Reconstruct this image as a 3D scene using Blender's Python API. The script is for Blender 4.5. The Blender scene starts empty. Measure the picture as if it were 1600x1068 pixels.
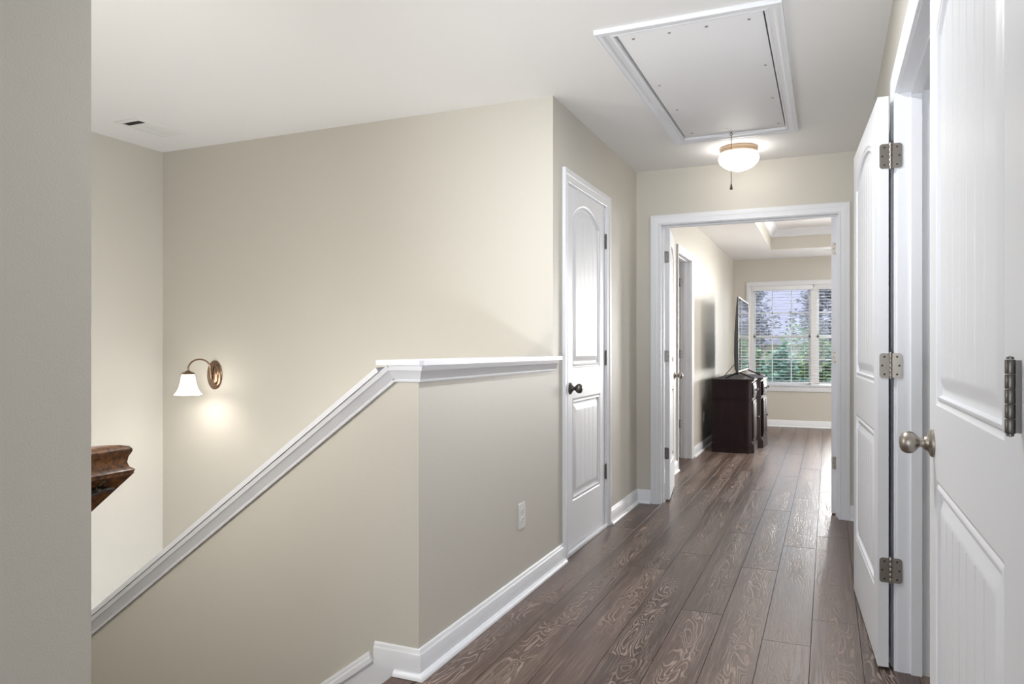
import bpy, bmesh, math, random
from mathutils import Vector, Matrix, noise
random.seed(7)
sc = bpy.context.scene
C = sc.collection
PI = math.pi
# ------------------------------------------------------------------ camera
cam = bpy.data.cameras.new('camera'); camo = bpy.data.objects.new('camera', cam); C.objects.link(camo)
camo.location = (0, 0, 1.14); camo.rotation_euler = (PI/2, 0, math.radians(23.32))
cam.sensor_width = 36; cam.lens = 1143.6/1600*36; cam.shift_y = 9.4/1600; cam.clip_start = .02; cam.clip_end = 400
sc.camera = camo
# ------------------------------------------------------------------ world, sun, exposure
sc.view_settings.view_transform = 'Standard'; sc.view_settings.look = 'None'
sc.view_settings.gamma = 1; sc.view_settings.use_curve_mapping = False
sc.view_settings.exposure = 0.0
w = bpy.data.worlds.new('world'); sc.world = w; w.use_nodes = True
bg = w.node_tree.nodes['Background']
bg.inputs[0].default_value = (.80, .88, 1, 1); bg.inputs[1].default_value = 4.2
def lamp(name, kind, loc, energy, col=(1, 1, 1), size=.5, sizey=None, aim=None, rad=None):
    l = bpy.data.lights.new(name, kind); l.energy = energy; l.color = col
    if kind == 'AREA':
        l.size = size
        if sizey: l.shape = 'RECTANGLE'; l.size_y = sizey
    elif kind == 'SUN': l.angle = .02
    else: l.shadow_soft_size = rad or .05
    o = bpy.data.objects.new(name, l); C.objects.link(o); o.location = loc
    if aim is not None:
        o.rotation_euler = (Vector(aim)-Vector(loc)).to_track_quat('-Z', 'Y').to_euler()
    return o
lamp('sun', 'SUN', (0, 0, 20), 1.6, (1, .95, .86), aim=(4, 9, 11))
# unseen fill lights added to brighten the rooms, plus daylight at the bedroom window
lamp('hall_back_fill', 'AREA', (-.55, -2.55, 1.2), 8, (.93, .96, 1), 1.3, 1.2, aim=(-.5, 3.5, 2.3))  # added fill from behind the camera
tl = lamp('ceiling_fill_spot', 'SPOT', (-.25, -.45, .55), 300, (.94, .97, 1), aim=(-.78, 4.1, 2.44), rad=.12)  # unseen spot added to lift the hall ceiling
tl.data.spot_size = math.radians(46); tl.data.spot_blend = 1
lamp('daylight_window', 'AREA', (.88, 11.52, 1.32), 340, (1, .975, .94), 1.42, 1.3, aim=(.88, 5, 1.32))
lamp('bedroom_side_fill', 'AREA', (3.02, 9.2, 1.45), 35, (.98, .99, 1), 3.2, 1.8, aim=(-2, 8.4, 1.6))  # added fill from the right; that wall has no window
lamp('bedroom_top_fill', 'AREA', (-.15, 7.9, 2.685), 25, (1, .99, .97), .6, .6, aim=(-.15, 7.9, 0))  # added overhead fill, lightens the wall behind the television
lamp('bedroom_low_fill', 'POINT', (2.2, 9.0, .7), 75, (1, .98, .96), rad=.2)  # added fill in the unseen part of the bedroom
lamp('side_room_fill', 'POINT', (-2.3, 7.2, 2.1), 14, (1, .98, .96), rad=.15)  # added to lighten the side door jamb
lamp('hall_top_fill', 'AREA', (-.60, 2.42, 2.435), 24, (.97, .985, 1), .16, .16, aim=(-.6, 2.42, 0))  # unseen light added over the hall, no fixture modelled
lamp('stair_near_fill', 'POINT', (-2.15, 1.28, 1.25), 26, (1, .98, .96), rad=.15)  # added fill over the stairs, kept out of view by the near wall
lamp('stairwell_low_fill', 'POINT', (-2.75, 2.75, -1.5), 4, (1, .99, .97), rad=.3)  # weak unseen fill added low in the stairwell
lamp('stairwell_fill', 'POINT', (-2.3, 2.62, .28), 20, (1, .98, .95), rad=.14)  # added fill hidden behind the sloped cap, no fixture there

# ------------------------------------------------------------------ materials
def new_mat(name):
    m = bpy.data.materials.new(name); m.use_nodes = True
    nt = m.node_tree; b = nt.nodes['Principled BSDF']
    return m, nt, b
def nd(nt, t, **kw):
    n = nt.nodes.new(t)
    for k, v in kw.items(): setattr(n, k, v)
    return n
def srgb(r, g, b):
    f = lambda c: (c/255/12.92) if c/255 <= .04045 else ((c/255+.055)/1.055)**2.4
    return (f(r), f(g), f(b), 1)
def plain(name, col, rough=.5, metal=0, bump=0, bscale=200, var=0, vscale=3, spec=None, coat=0):
    m, nt, b = new_mat(name)
    b.inputs['Base Color'].default_value = col; b.inputs['Roughness'].default_value = rough
    b.inputs['Metallic'].default_value = metal
    if spec is not None: b.inputs['Specular IOR Level'].default_value = spec
    if coat: b.inputs['Coat Weight'].default_value = coat; b.inputs['Coat Roughness'].default_value = .15
    tc = nd(nt, 'ShaderNodeTexCoord')
    if bump:
        n = nd(nt, 'ShaderNodeTexNoise'); n.inputs['Scale'].default_value = bscale; n.inputs['Detail'].default_value = 4
        nt.links.new(tc.outputs['Object'], n.inputs['Vector'])
        bp = nd(nt, 'ShaderNodeBump'); bp.inputs['Strength'].default_value = bump; bp.inputs['Distance'].default_value = .002
        nt.links.new(n.outputs['Fac'], bp.inputs['Height']); nt.links.new(bp.outputs[0], b.inputs['Normal'])
    if var:
        n = nd(nt, 'ShaderNodeTexNoise'); n.inputs['Scale'].default_value = vscale; n.inputs['Detail'].default_value = 3
        nt.links.new(tc.outputs['Object'], n.inputs['Vector'])
        mx = nd(nt, 'ShaderNodeMix', data_type='RGBA'); mx.inputs[6].default_value = tuple(c*(1-var) for c in col[:3])+(1,)
        mx.inputs[7].default_value = tuple(min(1, c*(1+var)) for c in col[:3])+(1,)
        nt.links.new(n.outputs['Fac'], mx.inputs[0]); nt.links.new(mx.outputs[2], b.inputs['Base Color'])
    return m
M = {}
M['wall'] = plain('wall_paint', srgb(208, 204, 194), .52, bump=.25, bscale=240, var=.012, vscale=1.5)
M['ceil'] = plain('ceiling_paint', srgb(238, 237, 236), .9, bump=.12, bscale=160)
M['trim'] = plain('trim_paint', srgb(233, 235, 240), .38, bump=.05, bscale=60)
M['door'] = plain('door_paint', srgb(233, 235, 240), .42, bump=.10, bscale=90, spec=.34)
M['hatchpaint'] = plain('hatch_paint', srgb(238, 238, 240), .62, bump=.12, bscale=40)
M['nickel'] = plain('satin_nickel', srgb(165, 158, 149), .38, 1, bump=.05, bscale=300)
M['darknickel'] = plain('aged_nickel', srgb(112, 109, 106), .38, 1)
M['screw'] = plain('screw_dark', srgb(70, 66, 62), .5, .6)
M['black'] = plain('black_plastic', srgb(22, 22, 24), .35)
M['tvback'] = plain('television_shell', srgb(66, 70, 76), .45)
M['white_plastic'] = plain('white_plastic', srgb(232, 232, 230), .4)
M['dark'] = plain('dark_slot', srgb(40, 38, 36), .8)
M['ring'] = plain('tan_metal', srgb(196, 172, 146), .42, .35)
M['bronze'] = plain('bronze', srgb(146, 122, 104), .24, 1)
M['cord'] = plain('cord_brown', srgb(90, 78, 66), .8)
M['vinyl'] = plain('window_vinyl', srgb(238, 239, 240), .4)
M['blind'] = plain('blind_white', srgb(236, 237, 240), .5)
M['underlay'] = plain('underlay', srgb(70, 56, 50), .9)
M['bark'] = plain('bark', srgb(92, 78, 66), .9, bump=.6, bscale=20, var=.2)
M['shingle'] = plain('roof_shingle', srgb(112, 112, 126), .9, bump=.5, bscale=12, var=.12, vscale=6)
M['siding'] = plain('siding', srgb(150, 142, 138), .8, var=.04)
M['lawn'] = plain('lawn', srgb(96, 120, 66), .95, bump=.5, bscale=10, var=.25, vscale=2)
def emis(name, col, s, base=(.9, .9, .9, 1)):
    m, nt, b = new_mat(name); b.inputs['Base Color'].default_value = base
    b.inputs['Emission Color'].default_value = col; b.inputs['Emission Strength'].default_value = s
    b.inputs['Roughness'].default_value = .3
    return m
M['bowl'] = emis('lit_bowl_glass', (1, .96, .90, 1), 9)
M['shade'] = emis('lit_shade_glass', (1, .93, .84, 1), 7)
def leafmat(name, c1, c2, c3):
    m, nt, b = new_mat(name)
    g = nd(nt, 'ShaderNodeNewGeometry'); r = nd(nt, 'ShaderNodeValToRGB')
    r.color_ramp.elements[0].color = c1; r.color_ramp.elements[1].color = c3
    e = r.color_ramp.elements.new(.5); e.color = c2
    nt.links.new(g.outputs['Random Per Island'], r.inputs[0]); nt.links.new(r.outputs[0], b.inputs['Base Color'])
    b.inputs['Roughness'].default_value = .45
    b.inputs['Subsurface Weight'].default_value = 0
    t = nd(nt, 'ShaderNodeBsdfTranslucent'); nt.links.new(r.outputs[0], t.inputs[0])
    mx = nd(nt, 'ShaderNodeMixShader'); mx.inputs[0].default_value = .35
    out = nt.nodes['Material Output']
    nt.links.new(b.outputs[0], mx.inputs[1]); nt.links.new(t.outputs[0], mx.inputs[2]); nt.links.new(mx.outputs[0], out.inputs[0])
    return m
M['leaf_a'] = leafmat('leaf_green', srgb(48, 82, 60), srgb(80, 112, 74), srgb(140, 162, 98))
M['leaf_b'] = leafmat('leaf_blue_green', srgb(42, 76, 70), srgb(72, 108, 96), srgb(120, 152, 130))
M['leaf_c'] = leafmat('leaf_haze', srgb(100, 106, 116), srgb(132, 134, 146), srgb(160, 156, 168))  # bright haze of the distance put into the leaf colour
M['leaf_d'] = leafmat('leaf_tan', srgb(120, 98, 72), srgb(150, 130, 98), srgb(170, 160, 128))
def glass(name):
    m, nt, b = new_mat(name)
    b.inputs['Base Color'].default_value = (1, 1, 1, 1); b.inputs['Roughness'].default_value = 0
    t = nd(nt, 'ShaderNodeBsdfTransparent'); gl = nd(nt, 'ShaderNodeBsdfGlossy'); gl.inputs['Roughness'].default_value = .02
    f = nd(nt, 'ShaderNodeFresnel'); f.inputs[0].default_value = 1.35
    mx = nd(nt, 'ShaderNodeMixShader'); nt.links.new(f.outputs[0], mx.inputs[0])
    nt.links.new(t.outputs[0], mx.inputs[1]); nt.links.new(gl.outputs[0], mx.inputs[2])
    nt.links.new(mx.outputs[0], nt.nodes['Material Output'].inputs[0])
    return m
M['glass'] = glass('window_glass')
def screenmat():
    m, nt, b = new_mat('television_screen')
    b.inputs['Base Color'].default_value = srgb(20, 22, 26); b.inputs['Roughness'].default_value = .06
    b.inputs['Specular IOR Level'].default_value = 1.0; b.inputs['Coat Weight'].default_value = 1; b.inputs['Coat Roughness'].default_value = .03
    b.inputs['Coat IOR'].default_value = 1.8
    return m
M['screen'] = screenmat()
def wood(name, c1, c2, scale=(60, 4, 60), rough=.35, coat=.2):
    m, nt, b = new_mat(name)
    tc = nd(nt, 'ShaderNodeTexCoord'); mp = nd(nt, 'ShaderNodeMapping'); mp.inputs['Scale'].default_value = scale
    n = nd(nt, 'ShaderNodeTexNoise'); n.inputs['Scale'].default_value = 1; n.inputs['Detail'].default_value = 6
    n.inputs['Distortion'].default_value = .6
    nt.links.new(tc.outputs['Object'], mp.inputs[0]); nt.links.new(mp.outputs[0], n.inputs['Vector'])
    r = nd(nt, 'ShaderNodeValToRGB'); r.color_ramp.elements[0].position = .35; r.color_ramp.elements[1].position = .65
    r.color_ramp.elements[0].color = c1; r.color_ramp.elements[1].color = c2
    nt.links.new(n.outputs['Fac'], r.inputs[0]); nt.links.new(r.outputs[0], b.inputs['Base Color'])
    b.inputs['Roughness'].default_value = rough; b.inputs['Coat Weight'].default_value = coat
    bp = nd(nt, 'ShaderNodeBump'); bp.inputs['Strength'].default_value = .15; bp.inputs['Distance'].default_value = .001
    nt.links.new(n.outputs['Fac'], bp.inputs['Height']); nt.links.new(bp.outputs[0], b.inputs['Normal'])
    return m
M['cherry'] = wood('dark_cherry', srgb(22, 4, 6), srgb(33, 9, 12), (40, 40, 3), .55, 0); M['cherry'].node_tree.nodes['Principled BSDF'].inputs['Specular IOR Level'].default_value = .3
M['oak'] = wood('stained_oak', srgb(66, 38, 18), srgb(140, 92, 46), (5, 90, 90), .48, .04)
M['nosing'] = wood('nosing_wood', srgb(62, 42, 34), srgb(92, 66, 54), (90, 5, 60), .4, .1)
def floormat():
    m, nt, b = new_mat('plank_floor')
    L = nt.links.new
    def math_(op, a, bb=None, c=None):
        n = nd(nt, 'ShaderNodeMath', operation=op)
        for i, v in enumerate((a, bb, c)):
            if v is None: continue
            if isinstance(v, (int, float)): n.inputs[i].default_value = v
            else: L(v, n.inputs[i])
        return n.outputs[0]
    uv = nd(nt, 'ShaderNodeUVMap', uv_map='grain'); rn = nd(nt, 'ShaderNodeUVMap', uv_map='rnd')
    sp = nd(nt, 'ShaderNodeSeparateXYZ'); L(uv.outputs[0], sp.inputs[0])
    rs = nd(nt, 'ShaderNodeSeparateXYZ'); L(rn.outputs[0], rs.inputs[0])
    u, v, r1, r2 = sp.outputs[0], sp.outputs[1], rs.outputs[0], rs.outputs[1]   # u across 0..0.175, v along in metres
    def noi(cx, cy, cz, det=2, dist=0.0, rough=.5):
        cb = nd(nt, 'ShaderNodeCombineXYZ'); L(cx, cb.inputs[0]); L(cy, cb.inputs[1])
        if isinstance(cz, (int, float)): cb.inputs[2].default_value = cz
        else: L(cz, cb.inputs[2])
        n = nd(nt, 'ShaderNodeTexNoise'); n.inputs['Scale'].default_value = 1; n.inputs['Detail'].default_value = det
        n.inputs['Distortion'].default_value = dist; n.inputs['Roughness'].default_value = rough
        L(cb.outputs[0], n.inputs['Vector']); return n.outputs['Fac']
    rz = math_('MULTIPLY', r1, 57.3)
    # broad field whose level lines are the whorls
    field = noi(math_('MULTIPLY', u, 13), math_('MULTIPLY', v, 3.1), rz, 1.5, .5)
    du = math_('SUBTRACT', u, math_('ADD', .055, math_('MULTIPLY', r2, .065)))
    par = math_('MULTIPLY', math_('MULTIPLY', du, du), 38)
    f = math_('ADD', field, par)
    s = math_('SINE', math_('MULTIPLY', f, 96))
    line = nd(nt, 'ShaderNodeMapRange'); line.inputs[1].default_value = .32; line.inputs[2].default_value = .92
    L(s, line.inputs[0])
    core = nd(nt, 'ShaderNodeMapRange'); core.inputs[1].default_value = .060; core.inputs[2].default_value = .034
    wob = math_('MULTIPLY', math_('SUBTRACT', noi(math_('MULTIPLY', v, 5), rz, 3.0), .5), .05)
    L(math_('ABSOLUTE', math_('ADD', du, wob)), core.inputs[0])
    some = nd(nt, 'ShaderNodeMapRange'); some.inputs[1].default_value = .33; some.inputs[2].default_value = .48
    L(noi(math_('MULTIPLY', v, 1.3), rz, 9.0), some.inputs[0])
    whorl = math_('MULTIPLY', math_('MULTIPLY', line.outputs[0], core.outputs[0]), some.outputs[0])
    fine = noi(math_('MULTIPLY', u, 330), math_('MULTIPLY', v, 9), rz, 4, .3, .6)
    fine2 = noi(math_('MULTIPLY', u, 120), math_('MULTIPLY', v, 3.2), rz, 3, 1.0, .6)
    streak = nd(nt, 'ShaderNodeMapRange'); streak.inputs[1].default_value = .50; streak.inputs[2].default_value = .68
    L(fine2, streak.inputs[0])
    broad = noi(math_('MULTIPLY', u, 10), math_('MULTIPLY', v, .9), rz, 2)
    base = nd(nt, 'ShaderNodeMix', data_type='RGBA'); base.inputs[6].default_value = srgb(60, 44, 38); base.inputs[7].default_value = srgb(104, 84, 75)
    tone = math_('ADD', math_('MULTIPLY', r2, .55), math_('MULTIPLY', math_('SUBTRACT', broad, .3), .9))
    tone = math_('ADD', tone, math_('MULTIPLY', math_('SUBTRACT', fine, .5), 1.7))
    L(tone, base.inputs[0])
    hi = nd(nt, 'ShaderNodeMix', data_type='RGBA'); hi.inputs[7].default_value = srgb(160, 144, 134)
    L(base.outputs[2], hi.inputs[6])
    k = math_('MINIMUM', math_('ADD', math_('MULTIPLY', whorl, .85), math_('MULTIPLY', streak.outputs[0], .42)), 1)
    L(k, hi.inputs[0]); L(hi.outputs[2], b.inputs['Base Color'])
    rg = math_('ADD', .31, math_('MULTIPLY', k, .34)); L(rg, b.inputs['Roughness'])
    bp = nd(nt, 'ShaderNodeBump'); bp.inputs['Strength'].default_value = .5; bp.inputs['Distance'].default_value = .0010
    hgt = math_('SUBTRACT', math_('MULTIPLY', fine, .25), k); L(hgt, bp.inputs['Height']); L(bp.outputs[0], b.inputs['Normal'])
    L(math_('SUBTRACT', .55, math_('MULTIPLY', k, .42)), b.inputs['Specular IOR Level'])
    return m
M['floor'] = floormat()

# ------------------------------------------------------------------ mesh helpers
def obj(name, bm, m, parent=None, smooth=False, recalc=True):
    if recalc: bmesh.ops.recalc_face_normals(bm, faces=bm.faces)
    me = bpy.data.meshes.new(name); bm.to_mesh(me); bm.free()
    for mm in (m if isinstance(m, (list, tuple)) else [m]): me.materials.append(M[mm] if isinstance(mm, str) else mm)
    if smooth:
        for p in me.polygons: p.use_smooth = True
        try: me.set_sharp_from_angle(angle=math.radians(38))
        except Exception: pass
    o = bpy.data.objects.new(name, me); C.objects.link(o)
    if parent: o.parent = parent
    return o
def bx(bm, x0, x1, y0, y1, z0, z1, bev=0, mi=0):
    vs = [bm.verts.new((x, y, z)) for x in (x0, x1) for y in (y0, y1) for z in (z0, z1)]
    fs = []
    for q in ((0, 1, 3, 2), (4, 6, 7, 5), (0, 4, 5, 1), (2, 3, 7, 6), (0, 2, 6, 4), (1, 5, 7, 3)):
        f = bm.faces.new([vs[i] for i in q]); f.material_index = mi; fs.append(f)
    if bev:
        es = list({e for f in fs for e in f.edges})
        bmesh.ops.bevel(bm, geom=es, offset=bev, segments=2, affect='EDGES', profile=.5)
def box(name, x0, x1, y0, y1, z0, z1, m, parent=None, bev=0):
    bm = bmesh.new(); bx(bm, x0, x1, y0, y1, z0, z1, bev); return obj(name, bm, m, parent, smooth=bool(bev))
def prism(bm, pts, ext, mi=0):
    """pts: 3D polygon, ext: extrusion vector"""
    e = Vector(ext); a = [bm.verts.new(Vector(p)) for p in pts]; b = [bm.verts.new(Vector(p)+e) for p in pts]
    n = len(pts)
    f1 = bm.faces.new(a); f2 = bm.faces.new(b[::-1]); f1.material_index = f2.material_index = mi
    for i in range(n):
        f = bm.faces.new((a[i], b[i], b[(i+1) % n], a[(i+1) % n])); f.material_index = mi
def lathe(bm, prof, origin=(0, 0, 0), axis=(0, 0, 1), n=32, sx=1, sy=1, mi=0):
    ax = Vector(axis).normalized(); q = Vector((0, 0, 1)).rotation_difference(ax); o = Vector(origin)
    rings = []
    for r, z in prof:
        if r < 1e-6: rings.append([bm.verts.new(o+q @ Vector((0, 0, z)))])
        else: rings.append([bm.verts.new(o+q @ Vector((r*sx*math.cos(2*PI*i/n), r*sy*math.sin(2*PI*i/n), z))) for i in range(n)])
    for a, b in zip(rings, rings[1:]):
        for i in range(n):
            j = (i+1) % n
            if len(a) == 1 and len(b) == 1: continue
            if len(a) == 1: f = bm.faces.new((a[0], b[i], b[j]))
            elif len(b) == 1: f = bm.faces.new((a[i], b[0], a[j]))
            else: f = bm.faces.new((a[i], b[i], b[j], a[j]))
            f.material_index = mi
def tube(bm, pts, r, n=10, cap=True):
    pts = [Vector(p) for p in pts]; rings = []; up = None
    for i, p in enumerate(pts):
        t = ((pts[min(i+1, len(pts)-1)]-pts[max(i-1, 0)])).normalized()
        if up is None: up = t.orthogonal().normalized()
        up = (up-t*up.dot(t)).normalized(); s = t.cross(up)
        rr = r[i] if isinstance(r, (list, tuple)) else r
        rings.append([bm.verts.new(p+(up*math.cos(2*PI*k/n)+s*math.sin(2*PI*k/n))*rr) for k in range(n)])
    for a, b in zip(rings, rings[1:]):
        for k in range(n): bm.faces.new((a[k], a[(k+1) % n], b[(k+1) % n], b[k]))
    if cap: bm.faces.new(rings[0][::-1]); bm.faces.new(rings[-1])
def sweep(bm, pts, A, B, prof, closed=False):
    rings = []
    for p, a, b in zip(pts, A, B):
        rings.append([bm.verts.new(Vector(p)+Vector(a)*s+Vector(b)*t) for s, t in prof])
    n = len(prof); R = list(zip(rings, rings[1:]))
    if closed: R.append((rings[-1], rings[0]))
    for r0, r1 in R:
        for k in range(n): bm.faces.new((r0[k], r0[(k+1) % n], r1[(k+1) % n], r1[k]))
    if not closed: bm.faces.new(rings[0][::-1]); bm.faces.new(rings[-1])
def tag(o, label=None, cat=None, group=None, kind=None):
    if label: o['label'] = label
    if cat: o['category'] = cat
    if group: o['group'] = group
    if kind: o['kind'] = kind
    return o
def struct(o, label, cat): return tag(o, label, cat, kind='structure')
def empty(name, loc=(0, 0, 0), rz=0):
    o = bpy.data.objects.new(name, None); C.objects.link(o); o.location = loc; o.rotation_euler = (0, 0, rz)
    o.empty_display_size = .1
    return o
# ------------------------------------------------------------------ key dimensions
H = 2.44; XL = -1.30; XR = .226; YH = 2.20; YB = 3.55; YE = 5.34; YE2 = 5.454; YW = 11.30; XS = -4.06; YN = .972
DT = 2.035      # door clear height
ZB = -2.75      # foyer level

# ------------------------------------------------------------------ floor
def build_floor():
    bm = bmesh.new(); uvg = bm.loops.layers.uv.new('grain'); uvr = bm.loops.layers.uv.new('rnd')
    W = .1755; x = -.059-7*W; P = 1.4785; k = 0
    known = {-1.2875: 3.07, -1.112: 2.863, -.9365: 3.774, -.761: 2.653, -.5855: 3.23, -.41: 3.976, -.2345: 3.02, -.059: 3.328, .1165: 4.25}
    g = .0005; bv = .0009; zt = 0.0; zl = -.0018
    while x < 3.1:
        off = min(known.items(), key=lambda kv: abs(kv[0]-x))
        off = off[1] if abs(off[0]-x) < .03 else random.uniform(0, P)
        y = off-P*math.ceil((off+2.6)/P)
        while y < YW:
            x0, x1, y0, y1 = max(x, XL-.01)+g, x+W-g, max(y, -2.6)+g, min(y+P, YW)-g
            r1, r2, fl, vo = random.random(), random.random(), random.random() < .5, random.uniform(0, 40)
            if y1-y0 > .01 and x1-x0 > .01:
                o = [bm.verts.new(p) for p in ((x0, y0, zl), (x1, y0, zl), (x1, y1, zl), (x0, y1, zl))]
                i = [bm.verts.new(p) for p in ((x0+bv, y0+bv, zt), (x1-bv, y0+bv, zt), (x1-bv, y1-bv, zt), (x0+bv, y1-bv, zt))]
                fs = [bm.faces.new(i)]+[bm.faces.new((o[a], o[(a+1) % 4], i[(a+1) % 4], i[a])) for a in range(4)]
                for f in fs:
                    for l in f.loops:
                        uu = l.vert.co.x-x
                        l[uvg].uv = (W-uu if fl else uu, l.vert.co.y+vo); l[uvr].uv = (r1, r2)
            y += P
        x += W; k += 1
    # underlay
    vs = [bm.verts.new(p) for p in ((XL-.0, -2.6, -.0020), (3.1, -2.6, -.0020), (3.1, YW, -.0020), (XL, YW, -.0020))]
    f = bm.faces.new(vs); f.material_index = 1
    bx(bm, XL, 3.1, -2.6, YW+.1, -.25, -.005, mi=1)
    o = obj('floor', bm, ['floor', 'underlay'], recalc=False)
    return struct(o, 'grey-brown wood plank floor with swirling grain running down the hall into the bedroom', 'floor')
build_floor()

# ------------------------------------------------------------------ walls
def wall(name, boxes, label, m='wall', cat='wall', polys=()):
    bm = bmesh.new()
    for b in boxes: bx(bm, *b)
    for p, e in polys: prism(bm, p, e)
    return struct(obj(name, bm, m), label, cat)
OV = .02
wall('wall_near_left', [(XL-.12, XL, -2.6, YN-.12, -.25, H), (XS, XL, YN-.12, YN, ZB, H)],
     'shaded beige wall at the left edge of the view, ending at the stair opening', 'wall')
wall('wall_stair_left', [(XS-.12, XS, YN-.12, YB+.12, ZB, H)], 'beige wall closing the left end of the stairwell, left of the sconce')
wall('wall_stair_back', [(XS, XL-.12, YB, YB+.12, ZB, H)], 'large beige stairwell back wall carrying the sconce')
d1a, d1b = 3.77, 4.525
wall('wall_left', [(XL-.12, XL, YB, d1a-OV, 0, H), (XL-.12, XL, d1b+OV, YE, 0, H), (XL-.12, XL, d1a-OV, d1b+OV, DT+OV, H)],
     'beige left hall wall around the closed closet door')
# half wall along the hall and its sloped return down the stair
wall('wall_half', [(XL-.115, XL, YH+.115, YB, -.25, 1.079)], 'pinkish beige half wall beside the stairs with an outlet, under a white cap')
SL = .732
def zs(x): return 1.058+(x+1.44)*SL
wall('wall_half_sloped', [], 'beige half wall sloping down with the stairs under a white sloped cap', polys=[
    ([(XL, YH, -.25), (XL, YH, 1.079), (-1.415, YH, 1.079), (-3.3, YH, zs(-3.3)), (-3.3, YH, ZB), (XL, YH, ZB)], (0, .115, 0))])
e2a, e2b = -1.117, .065
wall('wall_end', [(XL, e2a-OV, YE, YE2, 0, H), (e2b+OV, 3.1, YE, YE2, 0, H), (e2a-OV, e2b+OV, YE, YE2, DT+OV, H)],
     'beige wall at the end of the hall above and beside the double bedroom doors')
r4a, r4b = 1.108, 2.905
wall('wall_right', [(XR, XR+.114, -2.6, r4a-OV, 0, H), (XR, XR+.114, r4b+OV, YE, 0, H), (XR, XR+.114, r4a-OV, r4b+OV, DT+OV, H)],
     'beige right hall wall around the closet double doors')
wall('wall_closet', [(1.0, 1.1, .8, 3.3, 0, H), (XR+.114, 1.0, .7, .8, 0, H), (XR+.114, 1.0, 3.2, 3.3, 0, H)], 'beige closet walls behind the right-hand double doors')
b6a, b6b = 6.93, 7.655
wall('wall_bedroom_left', [(-1.404, -1.29, YE2, b6a-OV, 0, H), (-1.404, -1.29, b6b+OV, YW, 0, H), (-1.404, -1.29, b6a-OV, b6b+OV, DT+OV, H)],
     'beige bedroom left wall behind the television cabinet')
bm = bmesh.new(); bx(bm, -3.1, -1.29, 5.6, 8.9, -.2, -.001); struct(obj('floor_side_room', bm, 'nosing'), 'dark floor of the side room beyond the bedroom', 'floor')
wall('wall_bath', [(-3.2, -3.1, 5.5, 9.0, 0, H), (-3.1, -1.404, 5.5, 5.6, 0, H), (-3.1, -1.404, 8.9, 9.0, 0, H)], 'beige side room walls beyond the open side door')
w1a, w1b, wz0, wz1 = -1.035, 1.62, .59, 2.045
wall('wall_bedroom_far', [(-1.404, w1a, YW, YW+.14, 0, H), (w1b, 3.1, YW, YW+.14, 0, H), (w1a, w1b, YW, YW+.14, 0, wz0), (w1a, w1b, YW, YW+.14, wz1, H)],
     'beige bedroom far wall holding the big white window')
wall('wall_bedroom_right', [(3.1, 3.2, YE, YW+.14, 0, H)], 'bedroom right wall out of view')
wall('wall_back', [(-1.42, -1.25, -2.72, -2.6, 0, H), (.15, .34, -2.72, -2.6, 0, H), (-1.25, .15, -2.72, -2.6, 2.2, H), (-1.25, .15, -2.72, -2.6, 0, .6)],
     'hall wall behind the camera with an added window opening')
# ceilings
TX0, TX1, TY0, TY1, TZ = -.69, 2.45, 6.4, 10.26, 2.70
bm = bmesh.new()
bx(bm, XS-.12, XL, YN-.12, YB+.12, H, H+.12); bx(bm, XL, XR+.2, -2.72, 2.955, H, H+.12)
bx(bm, XL-.12, XL, -2.72, YN-.12, H, H+.12); bx(bm, XL-.12, XL, YB+.12, YE, H, H+.12)
hx0, hx1, hy0, hy1 = -.815, -.222, 2.955, 4.60
bx(bm, XL, hx0, hy0, hy1, H, H+.12); bx(bm, hx1, XR+.2, hy0, hy1, H, H+.12); bx(bm, XL, XR+.2, hy1, YE, H, H+.12)
bx(bm, XR+.2, 3.1, -2.72, YE, H, H+.12); bx(bm, hx0, hx1, hy0, hy1, H+.1, H+.12)
struct(obj('ceiling', bm, 'ceil'), 'smooth white ceiling over the hall and stairwell', 'ceiling')
bm = bmesh.new()
for b in ((-1.404, TX0, YE, YW+.14), (TX1, 3.2, YE, YW+.14), (TX0, TX1, YE, TY0), (TX0, TX1, TY1, YW+.14)): bx(bm, *b, H, H+.10)
bx(bm, -3.2, -1.404, YE, 9.0, H, H+.1)
bx(bm, TX0-.1, TX1+.1, TY0-.1, TY1+.1, TZ, TZ+.1)
struct(obj('ceiling_bedroom', bm, 'ceil'), 'white bedroom ceiling around the raised tray', 'ceiling')
bm = bmesh.new()
for b in ((TX0-.09, TX0+.001, TY0-.09, TY1+.09), (TX1-.001, TX1+.09, TY0-.09, TY1+.09), (TX0+.001, TX1-.001, TY0-.09, TY0+.001), (TX0+.001, TX1-.001, TY1-.001, TY1+.09)): bx(bm, *b, H+.0006, TZ)
struct(obj('wall_tray', bm, 'wall'), 'beige upright sides of the bedroom tray ceiling', 'wall')
bm = bmesh.new()
crown = [(0, 0), (0, -.095), (.012, -.095), (.018, -.078), (.05, -.045), (.072, -.02), (.085, -.012), (.085, 0)]
cp = [(TX0, TY0), (TX1, TY0), (TX1, TY1), (TX0, TY1)]; cd = [(1, 1), (-1, 1), (-1, -1), (1, -1)]
sweep(bm, [(x, y, TZ) for x, y in cp], [(a, b, 0) for a, b in cd], [(0, 0, 1)]*4, crown, closed=True)
struct(obj('trim_crown', bm, 'trim'), 'white crown moulding inside the bedroom tray ceiling', 'trim')

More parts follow.
